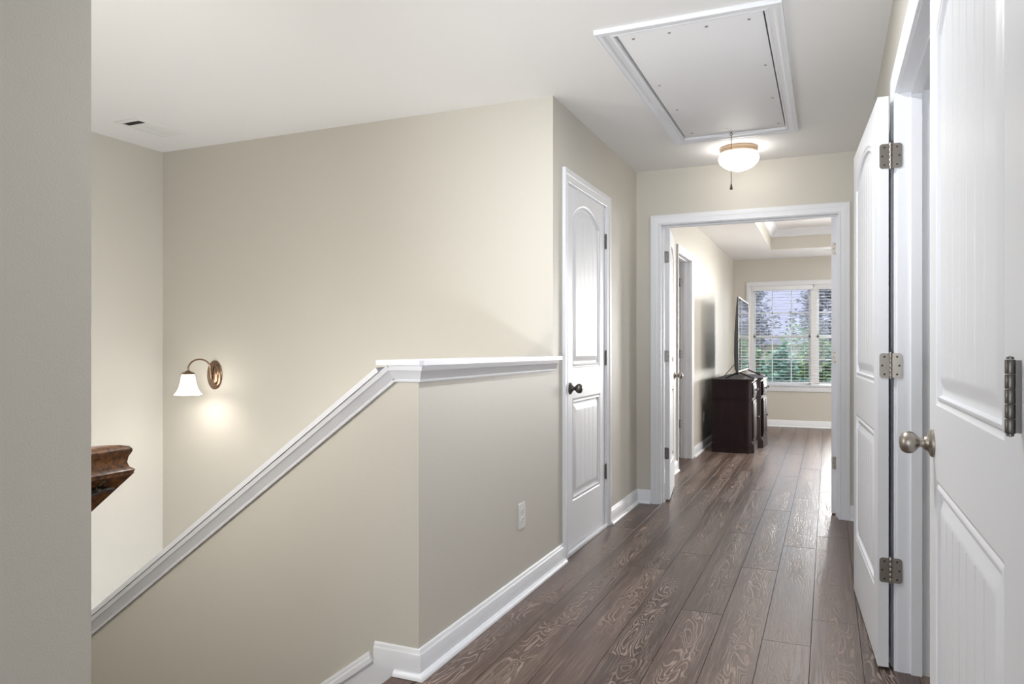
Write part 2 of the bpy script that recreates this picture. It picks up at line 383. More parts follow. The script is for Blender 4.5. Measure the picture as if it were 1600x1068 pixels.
# ------------------------------------------------------------------ mouldings
CAS = [(0, 0), (0, .009), (.003, .011), (.008, .011), (.011, .008), (.020, .0095), (.030, .0125), (.038, .0135), (.041, .0165), (.052, .018), (.058, .0175), (.062, .0185), (.067, .0175), (.068, .014), (.068, 0)]
def casing(name, P0, D, N, s0, s1, zt, label, z0=0.0):
    """P0 point on wall (s=0,z=0); D unit along wall; N unit out of wall."""
    P0 = Vector(P0); D = Vector(D); N = Vector(N); Z = Vector((0, 0, 1)); r = .005
    pts = [P0+D*(s0-r)+Z*z0, P0+D*(s0-r)+Z*(zt+r), P0+D*(s1+r)+Z*(zt+r), P0+D*(s1+r)+Z*z0]
    bm = bmesh.new(); sweep(bm, pts, [-D, Z-D, D+Z, D], [N]*4, CAS)
    return struct(obj(name, bm, 'trim', smooth=True), label, 'door casing')
def jamb(name, P0, D, N, s0, s1, zt, depth, stop, label):
    """lining from the wall face back by depth; stop = distance from the face to the stop strip"""
    P0 = Vector(P0); D = Vector(D); N = Vector(N)
    def b(bm, sa, sb, na, nb, za, zb):
        c = [P0+D*s+N*(-n) for s in (sa, sb) for n in (na, nb)]
        xs = [v.x for v in c]; ys = [v.y for v in c]
        bx(bm, min(xs), max(xs), min(ys), max(ys), za, zb)
    bm = bmesh.new(); t = .0195
    b(bm, s0-t, s0, 0, depth, 0, zt+t); b(bm, s1, s1+t, 0, depth, 0, zt+t); b(bm, s0, s1, 0, depth, zt, zt+t)
    if stop is not None:
        st = .011; w_ = .034
        b(bm, s0, s0+st, stop, stop+w_, 0, zt-st); b(bm, s1-st, s1, stop, stop+w_, 0, zt-st); b(bm, s0, s1, stop, stop+w_, zt-st, zt)
    return struct(obj(name, bm, 'trim'), label, 'door jamb')
# left closet door
casing('trim_1', (XL, 0, 0), (0, 1, 0), (1, 0, 0), d1a, d1b, DT, 'white moulded casing around the closed closet door on the left wall')
jamb('trim_2', (XL, 0, 0), (0, 1, 0), (1, 0, 0), d1a, d1b, DT, .115, .042, 'white jamb of the closed closet door on the left wall')
# end double door
casing('trim_3', (0, YE, 0), (1, 0, 0), (0, -1, 0), e2a, e2b, DT, 'white moulded casing around the double doorway at the end of the hall')
jamb('trim_4', (0, YE, 0), (1, 0, 0), (0, -1, 0), e2a, e2b, DT, .114, .044, 'white jamb lining the double doorway at the end of the hall')
# right closet
def casing_right():
    # the near side of this opening finishes flush with the plaster; only head and far leg carry casing
    D = Vector((0, 1, 0)); N = Vector((-1, 0, 0)); Z = Vector((0, 0, 1)); r = .005; P0 = Vector((XR, 0, 0))
    pts = [P0+D*(r4a-.02)+Z*(DT+r), P0+D*(r4b+r)+Z*(DT+r), P0+D*(r4b+r)]
    bm = bmesh.new(); sweep(bm, pts, [Z, D+Z, D], [N]*3, CAS)
    return struct(obj('trim_5', bm, 'trim', smooth=True), 'white moulded casing over and beyond the closet double doors on the right', 'door casing')
casing_right()
jamb('trim_6', (XR, 0, 0), (0, 1, 0), (-1, 0, 0), r4a, r4b, DT, .114, .042, 'white jamb of the closet double doors on the right')
# bedroom side door
casing('trim_7', (-1.29, 0, 0), (0, 1, 0), (1, 0, 0), b6a, b6b, DT, 'white moulded casing around the side doorway on the bedroom left wall')
jamb('trim_8', (-1.29, 0, 0), (0, 1, 0), (1, 0, 0), b6a, b6b, DT, .114, .042, 'white jamb of the side doorway on the bedroom left wall')

BB = [(0, 0), (.098, 0), (.098, .004), (.094, .0075), (.086, .0085), (.082, .011), (.078, .0135), (0, .0135)]
SHOE = [(0, .0135), (.019, .0135), (.018, .020), (.013, .027), (.007, .031), (0, .0325)]
def baseboard(name, pts, nrm, label, shoe=True, zoff=0):
    """pts plan points; nrm per point (already mitred) outward vectors"""
    bm = bmesh.new(); P = [(x, y, .0008+zoff) for x, y in pts]; Bv = [(a, b, 0) for a, b in nrm]
    sweep(bm, P, [(0, 0, 1)]*len(P), Bv, BB)
    if shoe: sweep(bm, P, [(0, 0, 1)]*len(P), Bv, SHOE)
    return struct(obj(name, bm, 'trim', smooth=True), label, 'baseboard')
# half wall: along the hall and around the corner towards the stairs
bm = bmesh.new()
P = [(-1.478, YH, .0008), (XL, YH, .0008), (XL, d1a-.073, .0008)]
Nn = [(0, -1, 0), (1, -1, 0), (1, 0, 0)]
BBs = [(a if a else 0, b) for a, b in BB]
sweep(bm, P, [(0, 0, 1)]*3, Nn, BBs)
sweep(bm, [(-1.388, YH, .0008)]+P[1:], [(0, 0, 1)]*3, Nn, SHOE)
struct(obj('baseboard_half', bm, 'trim', smooth=True), 'white baseboard wrapping the corner of the half wall beside the stairs', 'baseboard')
baseboard('baseboard_left', [(XL, d1b+.073), (XL, YE), (e2a-.073, YE)], [(1, 0), (1, -1), (0, -1)], 'white baseboard from the closed closet door round to the end doorway')
baseboard('baseboard_end', [(e2b+.073, YE), (XR, YE), (XR, r4b+.074)], [(0, -1), (-1, -1), (-1, 0)], 'white baseboard behind the open closet door on the right wall')
baseboard('baseboard_bedroom_left', [(-1.29, b6b+.073), (-1.29, YW), (3.1, YW)], [(1, 0), (1, -1), (0, -1)], 'white baseboard along the bedroom left and far walls')
baseboard('baseboard_bedroom_door', [(-1.29, YE2), (-1.29, b6a-.073)], [(1, 0), (1, 0)], 'short white baseboard behind the open bedroom door leaf')
baseboard('baseboard_near_left', [(XL, -2.6), (XL, YN), (XL-.05, YN)], [(1, 0), (1, 1), (0, 1)], 'white baseboard of the near left wall, below the frame')
baseboard('baseboard_near_right', [(XR, -2.6), (XR, r4a-.022)], [(-1, 0), (-1, 0)], 'white baseboard of the near right wall')

# caps on the half wall
CAP = [(0, 0), (.0, .010), (.006, .012), (.010, .012), (.013, .0145), (.036, .021), (.041, .0275), (.047, .0285), (.056, .031), (.057, .031), (.057, 0)]
# level cap
bm = bmesh.new()
zb = 1.080
lv = [(-1.452, YH-.036), (XL+.024, YH-.036), (XL+.036, YH-.024), (XL+.036, YB+.045), (XL+.0005, YB+.045), (XL+.0005, YB-.0005), (-1.452, YB-.0005)]
prism(bm, [(x, y, zb) for x, y in lv], (0, 0, .018))
sweep(bm, [(-1.405, YH, zb-.058), (XL, YH, zb-.058), (XL, YB+.012, zb-.058)], [(0, 0, 1)]*3, [(0, -1, 0), (1, -1, 0), (1, 0, 0)], CAP)
struct(obj('trim_9', bm, 'trim', smooth=True), 'white level cap and moulding on top of the half wall', 'wall cap')
# sloped cap
bm = bmesh.new()
cs, sn = 1/math.hypot(1, SL), SL/math.hypot(1, SL)
up = Vector((-sn, 0, cs)); xa, xb = -1.442, -3.28
def top(x): return Vector((x, 0, zs(x)+.0006))
for p in ():
    pass
prism(bm, [top(xa)+Vector((0, YH-.036, 0)), top(xa)+Vector((0, YH-.036, 0))+up*.018+Vector((.0, 0, 0)), top(xb)+Vector((0, YH-.036, 0))+up*.018, top(xb)+Vector((0, YH-.036, 0))], (0, .187, 0))
lo = -up*.058
CAPs = [(s, t) for s, t in CAP]
sweep(bm, [top(xa+.03)+Vector((0, YH, 0))+lo, top(xb)+Vector((0, YH, 0))+lo], [up, up], [(0, -1, 0)]*2, CAPs)
sweep(bm, [top(xa)+Vector((0, YH+.115, 0))+lo, top(xb)+Vector((0, YH+.115, 0))+lo], [up, up], [(0, 1, 0)]*2, CAPs)
struct(obj('trim_10', bm, 'trim', smooth=True), 'white sloped cap and moulding following the stairs down to the left', 'wall cap')
# skirt board on the stair side
bm = bmesh.new()
def sk(x): return .030+(x+1.478)*SL
y0 = YH-.0006
prism(bm, [(-1.3895, y0, sk(-1.478)+.008), (-1.3895, y0, -.24), (-1.478, y0, -.24), (-3.3, y0, sk(-3.3)-.26), (-3.3, y0, sk(-3.3)), (-1.478, y0, sk(-1.478))], (0, -.012, 0))
SKM = [(0, 0), (.034, 0), (.033, .006), (.026, .010), (.02, .010), (.016, .016), (.006, .018), (0, .018)]
sweep(bm, [(-1.479, y0, sk(-1.478)), (-3.3, y0, sk(-3.3))], [up/cs*.9]*2, [(0, -1, 0)]*2, SKM)
struct(obj('trim_11', bm, 'trim', smooth=True), 'white stair skirt board running down below the half wall baseboard', 'skirt board')

# ------------------------------------------------------------------ doors
def panel_levels(wp):
    return [(0, 0), (.004, -.0035), (.010, -.0040), (.014, -.0010), (.020, -.0008), (.0235, -.0095), (.032, -.0110), (.040, -.0100), (.058, -.0030), (.068, -.0014)]
def door_slab(w, h=2.018, th=.035, stile=.112):
    """local: x 0..w (hinge at 0), z 0..h, centred on y=0; both faces moulded"""
    bm = bmesh.new()
    px0, px1 = stile, w-stile; cx = w/2; hw0 = cx-px0
    fm = .072; nb = max(2, int(round((px1-px0-2*fm)/.083)))
    fw = px1-px0-2*fm; cols = [0.0]
    for i in range(nb):
        a, b = i/nb, (i+1)/nb; g = .0028/fw
        if i: cols.append(a+g)
        if i < nb-1: cols += [b-g, b]
        else: cols.append(b)
    # refine for a smooth arch
    ref = []
    for a, b in zip(cols, cols[1:]):
        ref.append((a, a in [i/nb for i in range(1, nb)]))
        if b-a > .08:
            ref += [(a+(b-a)*k/4, False) for k in (1, 2, 3)]
    ref.append((1.0, False))
    lv = panel_levels(0)+[(fm, -.0012)]
    def panel(sgn, z0, z1, rise):
        hw = hw0
        R = (hw*hw+rise*rise)/(2*rise) if rise else 0; zc = z1-R
        rings = []
        for k, (d, dep) in enumerate(lv):
            ww = hw-d; T = []; Bt = []
            for t, gr in ref:
                x = (t*2-1)*ww
                if rise: z = zc+math.sqrt(max((R-d)**2-x*x, 0))
                else: z = z1-d
                dd = dep-(.0075 if (gr and k == len(lv)-1) else 0)
                yy = sgn*(-th/2-dep) if False else -sgn*(th/2+dd)
                T.append(bm.verts.new((cx+x, yy, z))); Bt.append(bm.verts.new((cx+x, yy, z0+d)))
            rings.append((T, Bt))
        n = len(ref)
        for (T0, B0), (T1, B1) in zip(rings, rings[1:]):
            for j in range(n-1):
                bm.faces.new((T0[j], T0[j+1], T1[j+1], T1[j])); bm.faces.new((B0[j], B0[j+1], B1[j+1], B1[j]))
            bm.faces.new((T0[0], T1[0], B1[0], B0[0])); bm.faces.new((T0[-1], T1[-1], B1[-1], B0[-1]))
        T, Bt = rings[-1]
        for j in range(n-1): bm.faces.new((T[j], T[j+1], Bt[j+1], Bt[j]))
        return rings[0]
    for sgn in (1, -1):
        y = -sgn*th/2
        lo = panel(sgn, .255, .828, 0); hi = panel(sgn, .998, 1.940, .092)
        n = len(ref)
        def V(x, z): return bm.verts.new((x, y, z))
        b0 = [V(v.co.x, 0) for v in lo[1]]; t0 = [V(v.co.x, h) for v in hi[0]]
        for j in range(n-1):
            bm.faces.new((b0[j], b0[j+1], lo[1][j+1], lo[1][j]))
            bm.faces.new((lo[0][j], lo[0][j+1], hi[1][j+1], hi[1][j]))
            bm.faces.new((hi[0][j], hi[0][j+1], t0[j+1], t0[j]))
        for side, xs in ((0, .0), (-1, w)):
            zs_ = [b0[side], lo[1][side], lo[0][side], hi[1][side], hi[0][side], t0[side]]
            ed = [V(xs, v.co.z) for v in zs_]
            for a in range(5): bm.faces.new((zs_[a], zs_[a+1], ed[a+1], ed[a]))
    bm.verts.ensure_lookup_table()
    # edges of the slab
    for q in (((0, -1, 0), (0, 1, 0), (0, 1, h), (0, -1, h)), ((w, -1, 0), (w, 1, 0), (w, 1, h), (w, -1, h)),
              ((0, -1, 0), (w, -1, 0), (w, 1, 0), (0, 1, 0)), ((0, -1, h), (w, -1, h), (w, 1, h), (0, 1, h))):
        bm.faces.new([bm.verts.new((a, b*th/2, c)) for a, b, c in q])
    bmesh.ops.remove_doubles(bm, verts=bm.verts, dist=.00001)
    return bm
def rrect(w, h, r, n=4):
    out = []
    for cx, cy, a0 in ((w-r, h-r, 0), (r, h-r, 90), (r, r, 180), (w-r, r, 270)):
        for k in range(n+1):
            a = math.radians(a0+90*k/n); out.append((cx+r*math.cos(a), cy+r*math.sin(a)))
    return out
def hinge(parent, z, side, ang, m='nickel', hh=.089, th=.035, screws=True, label=None, so=.0065):
    """side: local-y side of the slab that carries the barrel; ang: how far the slab is open (deg)"""
    o = Vector((0, side*(th/2+so), z)); bm = bmesh.new()
    # barrel of five knuckles with tips
    for k in range(5):
        z0 = -hh/2+k*hh/5
        lathe(bm, [(0, z0+.0004), (.0056, z0+.0004), (.006, z0+.001), (.006, z0+hh/5-.001), (.0056, z0+hh/5-.0004), (0, z0+hh/5-.0004)], o, n=14)
    lathe(bm, [(0, hh/2), (.0045, hh/2), (.0045, hh/2+.003), (0, hh/2+.0045)], o, n=12)
    lathe(bm, [(0, -hh/2), (.0045, -hh/2), (.0045, -hh/2-.003), (0, -hh/2-.0045)], o, n=12)
    sc_pts = []
    def leaf(rot, off):
        # leaf lies along -side*y from the barrel, thickness in x
        R = Matrix.Rotation(rot, 4, 'Z')
        a = [(p[0], p[1]) for p in rrect(.036, hh-.002, .010)]
        a = [(max(u, .0), v) for u, v in a]
        # square the corners on the barrel side
        poly = [(0, -hh/2+.001), (0, hh/2-.001)]+[(.036-.010+.010*math.cos(t), (hh/2-.001)-.010+.010*math.sin(t)) for t in [PI/2*(1-k/5) for k in range(6)]] \
            + [(.036-.010+.010*math.cos(t), -(hh/2-.001)+.010-.010*math.sin(t)) for t in [PI/2*k/5 for k in range(6)]]
        P3 = [R @ Vector((off, -side*u, v))+o for u, v in poly]; ex = R @ Vector((.0018 if off >= 0 else -.0018, 0, 0))
        prism(bm, P3, ex)
        for u, v in ((.020, .031), (.027, 0), (.020, -.031)):
            sc_pts.append((R @ Vector((off+(.0018 if off >= 0 else -.0018)+(.0002 if off >= 0 else -.0002), -side*u, v))+o, (R @ Vector((1 if off >= 0 else -1, 0, 0)))))
    leaf(0, -.0002)                       # on the slab edge (x<0 side)
    if ang > 1: leaf(-side*math.radians(ang), .0001 if False else .0002)
    ob = obj('hinge', bm, m, parent, smooth=True)
    if label: ob['label'] = label
    if screws and ang > 1:
        first = None
        for p, nrm in sc_pts:
            if first is None:
                b2 = bmesh.new(); lathe(b2, [(0, 0), (.0036, 0), (.0030, .0010), (.0012, .0004), (0, .0004)], n=10)
                first = obj('screw', b2, 'screw', ob)
                s_ = first
            else:
                s_ = first.copy(); C.objects.link(s_); s_.parent = ob
            s_.location = p; s_.rotation_euler = nrm.to_track_quat('Z', 'Y').to_euler()
    return ob
def knob(parent, x, z, sides, th=.035, m='nickel'):
    for s in sides:
        bm = bmesh.new(); a = (0, s, 0); o = (x, s*th/2, z)
        lathe(bm, [(0, .018), (.0115, .018), (.0105, .026), (.012, .031), (.019, .036), (.0245, .043), (.0265, .051), (.0255, .059), (.021, .066), (.012, .0705), (0, .072)], o, a, n=32)
        k = obj('door_knob', bm, m, parent, smooth=True)
        bm = bmesh.new()
        lathe(bm, [(0, 0), (.0325, 0), (.0325, .004), (.030, .007), (.024, .009), (.018, .013), (.0145, .020), (0, .020)], o, a, n=36)
        obj('rosette', bm, m, k, smooth=True)
def door(name, loc, rz, w, label, barrel_side, ang, knob_sides=(), mh='nickel', km='nickel', hz=(.355, 1.078, 1.818), hinge_mats=None, hh=.089, so=.0065):
    t = empty(name, loc, rz); tag(t, label, 'door', kind='structure')
    obj('slab', door_slab(w, stile=.105), 'door', t, smooth=True)
    for i, z in enumerate(hz):
        hinge(t, z-loc[2], barrel_side, ang, (hinge_mats or {}).get(i, mh), hh=hh, so=so)
    if knob_sides: knob(t, w-.065, .917-loc[2], knob_sides, m=km)
    bm = bmesh.new(); bx(bm, w-.0005, w+.0012, -.0125, .0125, .917-loc[2]-.028, .917-loc[2]+.028)
    if knob_sides: obj('latch_plate', bm, 'darknickel', t)
    return t
ZD = .012
# 1 closed closet door, left wall: hinge at the far side, leaf runs towards the camera (local +x -> world -y), hall side = local -y -> world -x ... barrel on +y side
door('door_1', (XL-.005-.0175, d1b-.002, ZD+.018), -PI/2, d1b-d1a-.005, 'closed white panelled closet door on the left wall', 1, 0, (1,), 'darknickel', 'darknickel')
# 2 left leaf of the end doorway, opened into the bedroom
LW = (e2b-e2a)/2-.003
door('door_2', (e2a+.004+.0175, YE2+.012, ZD), math.radians(90+7.5), LW, 'narrow white door leaf opened into the bedroom, with knob, left of the end doorway', 1, 97, (-1,), 'darknickel', 'nickel')
# 3 right leaf
door('door_3', (e2b-.006-.0175, YE2+.012, ZD), math.radians(90-3), LW, 'narrow white door leaf seen edge-on at the right jamb of the end doorway', -1, 93, (), 'nickel', 'nickel')
# 4 far closet leaf opened right back against the hall wall
A4 = math.radians(90+3.2)
door('door_4', (.181, 2.9025, ZD), A4, .895, 'white panelled closet door folded back against the right wall, dark gap at its hinges', -1, 176.8, (), 'nickel', 'nickel')
# 5 near closet leaf, closed
door('door_5', (XR+.002+.0175, r4a+.004, ZD), PI/2, .918, 'big closed white panelled closet door filling the right edge, round knob', 1, 0, (1,), 'darknickel', 'nickel', hh=.095, so=.0135)
# 6 bedroom side door, opened into the side room
door('door_6', (-1.404-.004, b6b-.004-.0175, ZD), PI, .71, 'white side door off the bedroom left wall, swung open into the side room', -1, 90, (), 'darknickel', 'nickel')
# threshold under closet door
bm = bmesh.new(); bx(bm, XL-.09, XL+.012, d1a+.001, d1b-.001, .0006, .024, .003)
struct(obj('trim_12', bm, 'trim', smooth=True), 'low white threshold under the closed closet door', 'threshold')

# ------------------------------------------------------------------ attic hatch
t = empty('attic_hatch', ((hx0+hx1)/2, (hy0+hy1)/2, H)); tag(t, 'rectangular white attic hatch in the hall ceiling with a pull cord', 'attic hatch')
cx, cy = (hx0+hx1)/2, (hy0+hy1)/2; hw, hl = (hx1-hx0)/2, (hy1-hy0)/2
bm = bmesh.new(); bx(bm, -hw+.008, hw-.008, -hl+.010, hl-.006, .001, .016, .0012); obj('hatch_panel', bm, 'hatchpaint', t, smooth=True)
bm = bmesh.new()
HC = [(0, .02), (0, -.010), (.004, -.012), (.010, -.012), (.014, -.009), (.026, -.012), (.036, -.014), (.039, -.017), (.050, -.019), (.058, -.018), (.061, -.0195), (.066, -.018), (.067, 0), (.02, -.0), (.02, .02)]
HC = [(0, 0), (0, -.010), (.004, -.012), (.010, -.012), (.014, -.009), (.026, -.012), (.036, -.014), (.039, -.017), (.050, -.019), (.058, -.018), (.061, -.0195), (.066, -.018), (.067, 0)]
sweep(bm, [(-hw, -hl, 0), (hw, -hl, 0), (hw, hl, 0), (-hw, hl, 0)], [(-1, -1, 0), (1, -1, 0), (1, 1, 0), (-1, 1, 0)], [(0, 0, 1)]*4, [(a, b) for a, b in HC], closed=True)
obj('frame', bm, 'trim', t, smooth=True)
scr = [(-.05, -.0), ]
pts = []
from math import isclose
def sp(px, py): pts.append((px-cx, py-cy))
for X, Y in ((-.75, 3.03), (-.60, 3.03), (-.45, 3.03), (-.285, 3.03), (-.765, 3.62), (-.755, 4.03), (-.755, 4.50), (-.262, 3.55), (-.262, 4.03), (-.262, 4.50), (-.55, 4.50)): sp(X, Y)
first = None
for p in pts:
    if first is None:
        bm = bmesh.new(); lathe(bm, [(0, 0), (.0065, 0), (.0055, -.0025), (0, -.003)], n=12); first = s_ = obj('screw', bm, 'nickel', t)
    else: s_ = first.copy(); C.objects.link(s_); s_.parent = t
    s_.location = (p[0], p[1], 0)
bm = bmesh.new()
px, py = -.532-cx, 4.567-cy
tube(bm, [(px, py, .001), (px, py, -.012)], .003, 8); tube(bm, [(px+.008*math.cos(a), py, -.016+.006*math.sin(a)) for a in [2*PI*k/12 for k in range(13)]], .0015, 6, cap=False)
tube(bm, [(px, py, -.02), (px+.001, py, -.12), (px-.001, py, -.24), (px, py, -.318)], .0021, 6)
pc = obj('pull_cord', bm, 'cord', t)
bm = bmesh.new(); lathe(bm, [(0, -.312), (.003, -.313), (.0045, -.320), (.0085, -.342), (.009, -.347), (0, -.347)], (px, py, 0), n=14)
obj('cord_bell', bm, 'cord', pc, smooth=True)

# ------------------------------------------------------------------ ceiling light
t = empty('ceiling_light', (-.53, 4.95, H)); tag(t, 'lit round flush ceiling light with tan ring and white bowl', 'ceiling light')
bm = bmesh.new(); lathe(bm, [(0, 0), (.116, 0), (.119, -.006), (.119, -.014), (.113, -.018), (.113, -.022), (.117, -.026), (.117, -.036), (.108, -.040), (0, -.040)], n=48)
obj('base_ring', bm, 'ring', t, smooth=True)
bm = bmesh.new(); lathe(bm, [(.106, -.0405), (.118, -.050), (.127, -.064), (.127, -.076), (.119, -.095), (.098, -.117), (.068, -.135), (.032, -.147), (.010, -.151), (0, -.151)], n=48)
obj('glass_bowl', bm, 'bowl', t, smooth=True)
# ------------------------------------------------------------------ sconce
t = empty('wall_sconce', (-3.60, YB, .968)); tag(t, 'lit bell-shaped glass wall sconce on the stairwell back wall', 'wall sconce')
bm = bmesh.new()
lathe(bm, [(0, .0), (.062, .0), (.062, .006), (.055, .012), (.047, .013), (.043, .018), (.030, .024), (0, .026)], (0, 0, 0), (0, -1, 0), n=40, sx=1, sy=1.5)
bp_ = obj('backplate', bm, 'bronze', t, smooth=True)
bm = bmesh.new(); lathe(bm, [(0, .02), (.007, .02), (.007, .033), (.004, .038), (0, .039)], (0, 0, 0), (0, -1, 0), n=16); obj('finial', bm, 'bronze', bp_, smooth=True)
bm = bmesh.new()
arc = [(0, -.022, -.035), (0, -.032, -.02), (0, -.036, .01), (0, -.038, .035)]
arc += [(0, -.127+.089*math.cos(a), .04+.062*math.sin(a)) for a in [PI*k/12 for k in range(1, 12)]]
arc += [(0, -.215, .045), (0, -.215, .028)]
tube(bm, arc, .0052, 12); obj('arm', bm, 'bronze', t, smooth=True)
bm = bmesh.new(); lathe(bm, [(0, .034), (.010, .034), (.014, .029), (.034, .021), (.040, .014), (.041, .010), (.0, .010)], (0, -.215, 0), n=32); obj('socket_cap', bm, 'bronze', t, smooth=True)
bm = bmesh.new()
lathe(bm, [(.036, .012), (.038, .0), (.043, -.03), (.051, -.065), (.064, -.095), (.080, -.114), (.0785, -.1145), (.062, -.093), (.049, -.064), (.041, -.03), (.036, 0), (.034, .010), (0, .010)], (0, -.215, 0), n=40)
obj('glass_shade', bm, 'shade', t, smooth=True)
sl = lamp('sconce_bulb', 'POINT', (-3.60, YB-.215, .905), 2.1, (1, .92, .84), rad=.035)
# ------------------------------------------------------------------ ceiling vents
def vent(name, x0, x1, y0, y1, label, nslat, along_x=True, open_end=False):
    t = empty(name, ((x0+x1)/2, (y0+y1)/2, H)); tag(t, label, 'ceiling vent'); hx, hy = (x1-x0)/2, (y1-y0)/2
    bm = bmesh.new(); f = .028
    sweep(bm, [(-hx+f, -hy+f, 0), (hx-f, -hy+f, 0), (hx-f, hy-f, 0), (-hx+f, hy-f, 0)], [(-1, -1, 0), (1, -1, 0), (1, 1, 0), (-1, 1, 0)], [(0, 0, -1)]*4,
          [(0, 0), (0, .008), (.004, .009), (.020, .007), (f, .002), (f, 0)], closed=True)
    obj('frame', bm, 'white_plastic', t, smooth=True)
    bm = bmesh.new(); bx(bm, -hx+f-.002, hx-f+.002, -hy+f-.002, hy-f+.002, -.002, -.0005); obj('duct_opening', bm, 'dark', t)
    bm = bmesh.new()
    ys0 = -hy+f+(.055 if open_end else 0)
    for i in range(nslat):
        yy = ys0+(hy-f-ys0)*(i+.5)/nslat; wd = (hy-f-ys0)/nslat*.40
        prism(bm, [(-hx+f, yy-wd, -.0016), (-hx+f, yy+wd, -.0062), (-hx+f, yy+wd, -.0070), (-hx+f, yy-wd, -.0032)], (2*(hx-f), 0, 0))
    bx(bm, -.004, .004, ys0, hy-f, -.0082, -.0062)
    tag(obj('louvers', bm, 'white_plastic', t), None)
    return t
vent('ceiling_vent', -3.77, -3.57, 2.955, 3.295, 'white louvered vent in the ceiling above the sconce', 16, open_end=True)
vent('ceiling_vent', -.04, .26, 10.53, 10.68, 'small white vent in the bedroom ceiling in front of the window', 6)
# ------------------------------------------------------------------ outlets
def outlet(loc, label):
    t = empty('wall_outlet', loc, PI/2); tag(t, label, 'outlet', )      # local -y -> world +x
    bm = bmesh.new(); prism(bm, [(u-.035, 0, v-.0575) for u, v in rrect(.07, .115, .004)], (0, -.0055, 0)); obj('cover_plate', bm, 'white_plastic', t)
    for zc in (.0195, -.0195):
        bm = bmesh.new(); prism(bm, [(.0165*math.cos(a), -.0055, zc+.0145*math.sin(a)) for a in [2*PI*k/24 for k in range(24)]], (0, -.0022, 0))
        r = obj('receptacle', bm, 'white_plastic', t)
        bm = bmesh.new(); bx(bm, -.0075, -.0052, -.0080, -.0075, zc-.001, zc+.008); bx(bm, .0052, .0075, -.0080, -.0075, zc-.0002, zc+.0075)
        lathe(bm, [(0, 0), (.0026, 0), (.0026, .0006), (0, .0006)], (0, -.0075, zc-.008), (0, -1, 0), n=10); obj('slots', bm, 'dark', r)
    bm = bmesh.new(); lathe(bm, [(0, 0), (.003, 0), (.002, .001), (0, .001)], (0, -.0055, 0), (0, -1, 0), n=10); obj('screw', bm, 'nickel', t)
outlet((XL, 3.125, .367), 'white outlet low on the half wall')
outlet((-1.29, 8.50, .36), 'white outlet on the bedroom wall between side door and cabinet')

# ------------------------------------------------------------------ handrail
t = empty('handrail', (-1.378, 1.065, .897)); tag(t, 'stained oak stair handrail ending just past the near left wall', 'handrail')
RP = [(.034, .032), (.030, .037), (.018, .040), (0, .041), (-.018, .040), (-.030, .037), (-.034, .032), (-.034, .026), (-.029, .016), (-.027, .004), (-.030, -.006), (-.036, -.010), (-.038, -.013), (-.036, -.016), (-.036, -.020), (-.034, -.022),
      (.034, -.022), (.036, -.020), (.036, -.016), (.038, -.013), (.036, -.010), (.030, -.006), (.027, .004), (.029, .016), (.034, .026)]
bm = bmesh.new(); D = Vector((-cs, 0, -sn)); L_ = 3.0
# short return from the wall, mitred into the sloping rail
e0 = [bm.verts.new(Vector((a, YN-1.065+.0005, b))) for a, b in RP]
e1 = [bm.verts.new(Vector((a, a, b))) for a, b in RP]
e2 = [bm.verts.new(Vector((0, a, b))+D*L_) for a, b in RP]
bm.faces.new(e0); bm.faces.new(e2[::-1])
for ra, rb in ((e0, e1), (e1, e2)):
    for i in range(len(RP)): bm.faces.new((ra[i], rb[i], rb[(i+1) % len(RP)], ra[(i+1) % len(RP)]))
obj('rail', bm, 'oak', t, smooth=True)
for k in (0.0, 1.5):
    c = D*k
    bm = bmesh.new()
    lathe(bm, [(0, -.017), (.0075, -.017), (.0085, -.012), (.0065, -.006), (.0065, .006), (.0085, .012), (.0075, .017), (0, .017)], c+Vector((-.026, .016, -.0555)), (0.25, 1, 0), n=20)
    for dx in (-.008, .008):
        tube(bm, [c+Vector((-.026+dx, .012, -.054)), c+Vector((-.045+dx, -.012, -.066)), c+Vector((-.062+dx, -.045, -.092)), c+Vector((-.070+dx, -.088, -.118))], [.0045, .005, .005, .006], 10)
    prism(bm, [c+Vector((-.012, .004, -.034)), c+Vector((-.012, .026, -.034)), c+Vector((-.055, .026, -.0655)), c+Vector((-.055, .004, -.0655))], (0, 0, -.004))
    lathe(bm, [(0, 0), (.030, 0), (.028, .005), (.012, .010), (0, .010)], c+Vector((-.070, -.0925, -.118)), (0, 1, 0), n=24)
    obj('bracket', bm, 'darknickel', t, smooth=True)

# ------------------------------------------------------------------ stairs
t = empty('staircase', (-1.39, 1.58, 0)); tag(t, 'wooden stairs descending left behind the half wall, only the top nosing in view', 'stairs', kind='structure')
bm = bmesh.new(); yc0, yc1 = YN-1.58+.001, YH-1.58-.0132
prism(bm, [(.0895, yc0, -.03), (.0895, yc0, -.0006), (.004, yc0, -.0006), (-.006, yc0, -.004), (-.012, yc0, -.012), (-.012, yc0, -.02), (-.006, yc0, -.03)], (0, yc1-yc0, 0))
obj('nosing', bm, 'nosing', t, smooth=True)
RUN, RISE = .2583, .189
for i in range(7):
    x0 = -RUN*i; z = -RISE*(i+1)
    bm = bmesh.new(); bx(bm, x0-RUN-.025, x0, yc0, yc1, z-.028, z, .004); obj('tread', bm, 'nosing', t, smooth=True)
    bm = bmesh.new(); bx(bm, x0-.018, x0-.0005, yc0, yc1, z+.0005, z+RISE-.031); obj('riser', bm, 'trim', t)
zl = -RISE*8
bm = bmesh.new(); bx(bm, XS+1.39+.001, -RUN*7-.0005, YN-1.58+.001, YB-1.58-.001, zl-.2, zl); obj('landing', bm, 'nosing', t)
bm = bmesh.new(); bx(bm, -RUN*7-.018, -RUN*7-.0005, yc0, yc1, zl+.0005, zl+RISE-.031); obj('riser', bm, 'trim', t)
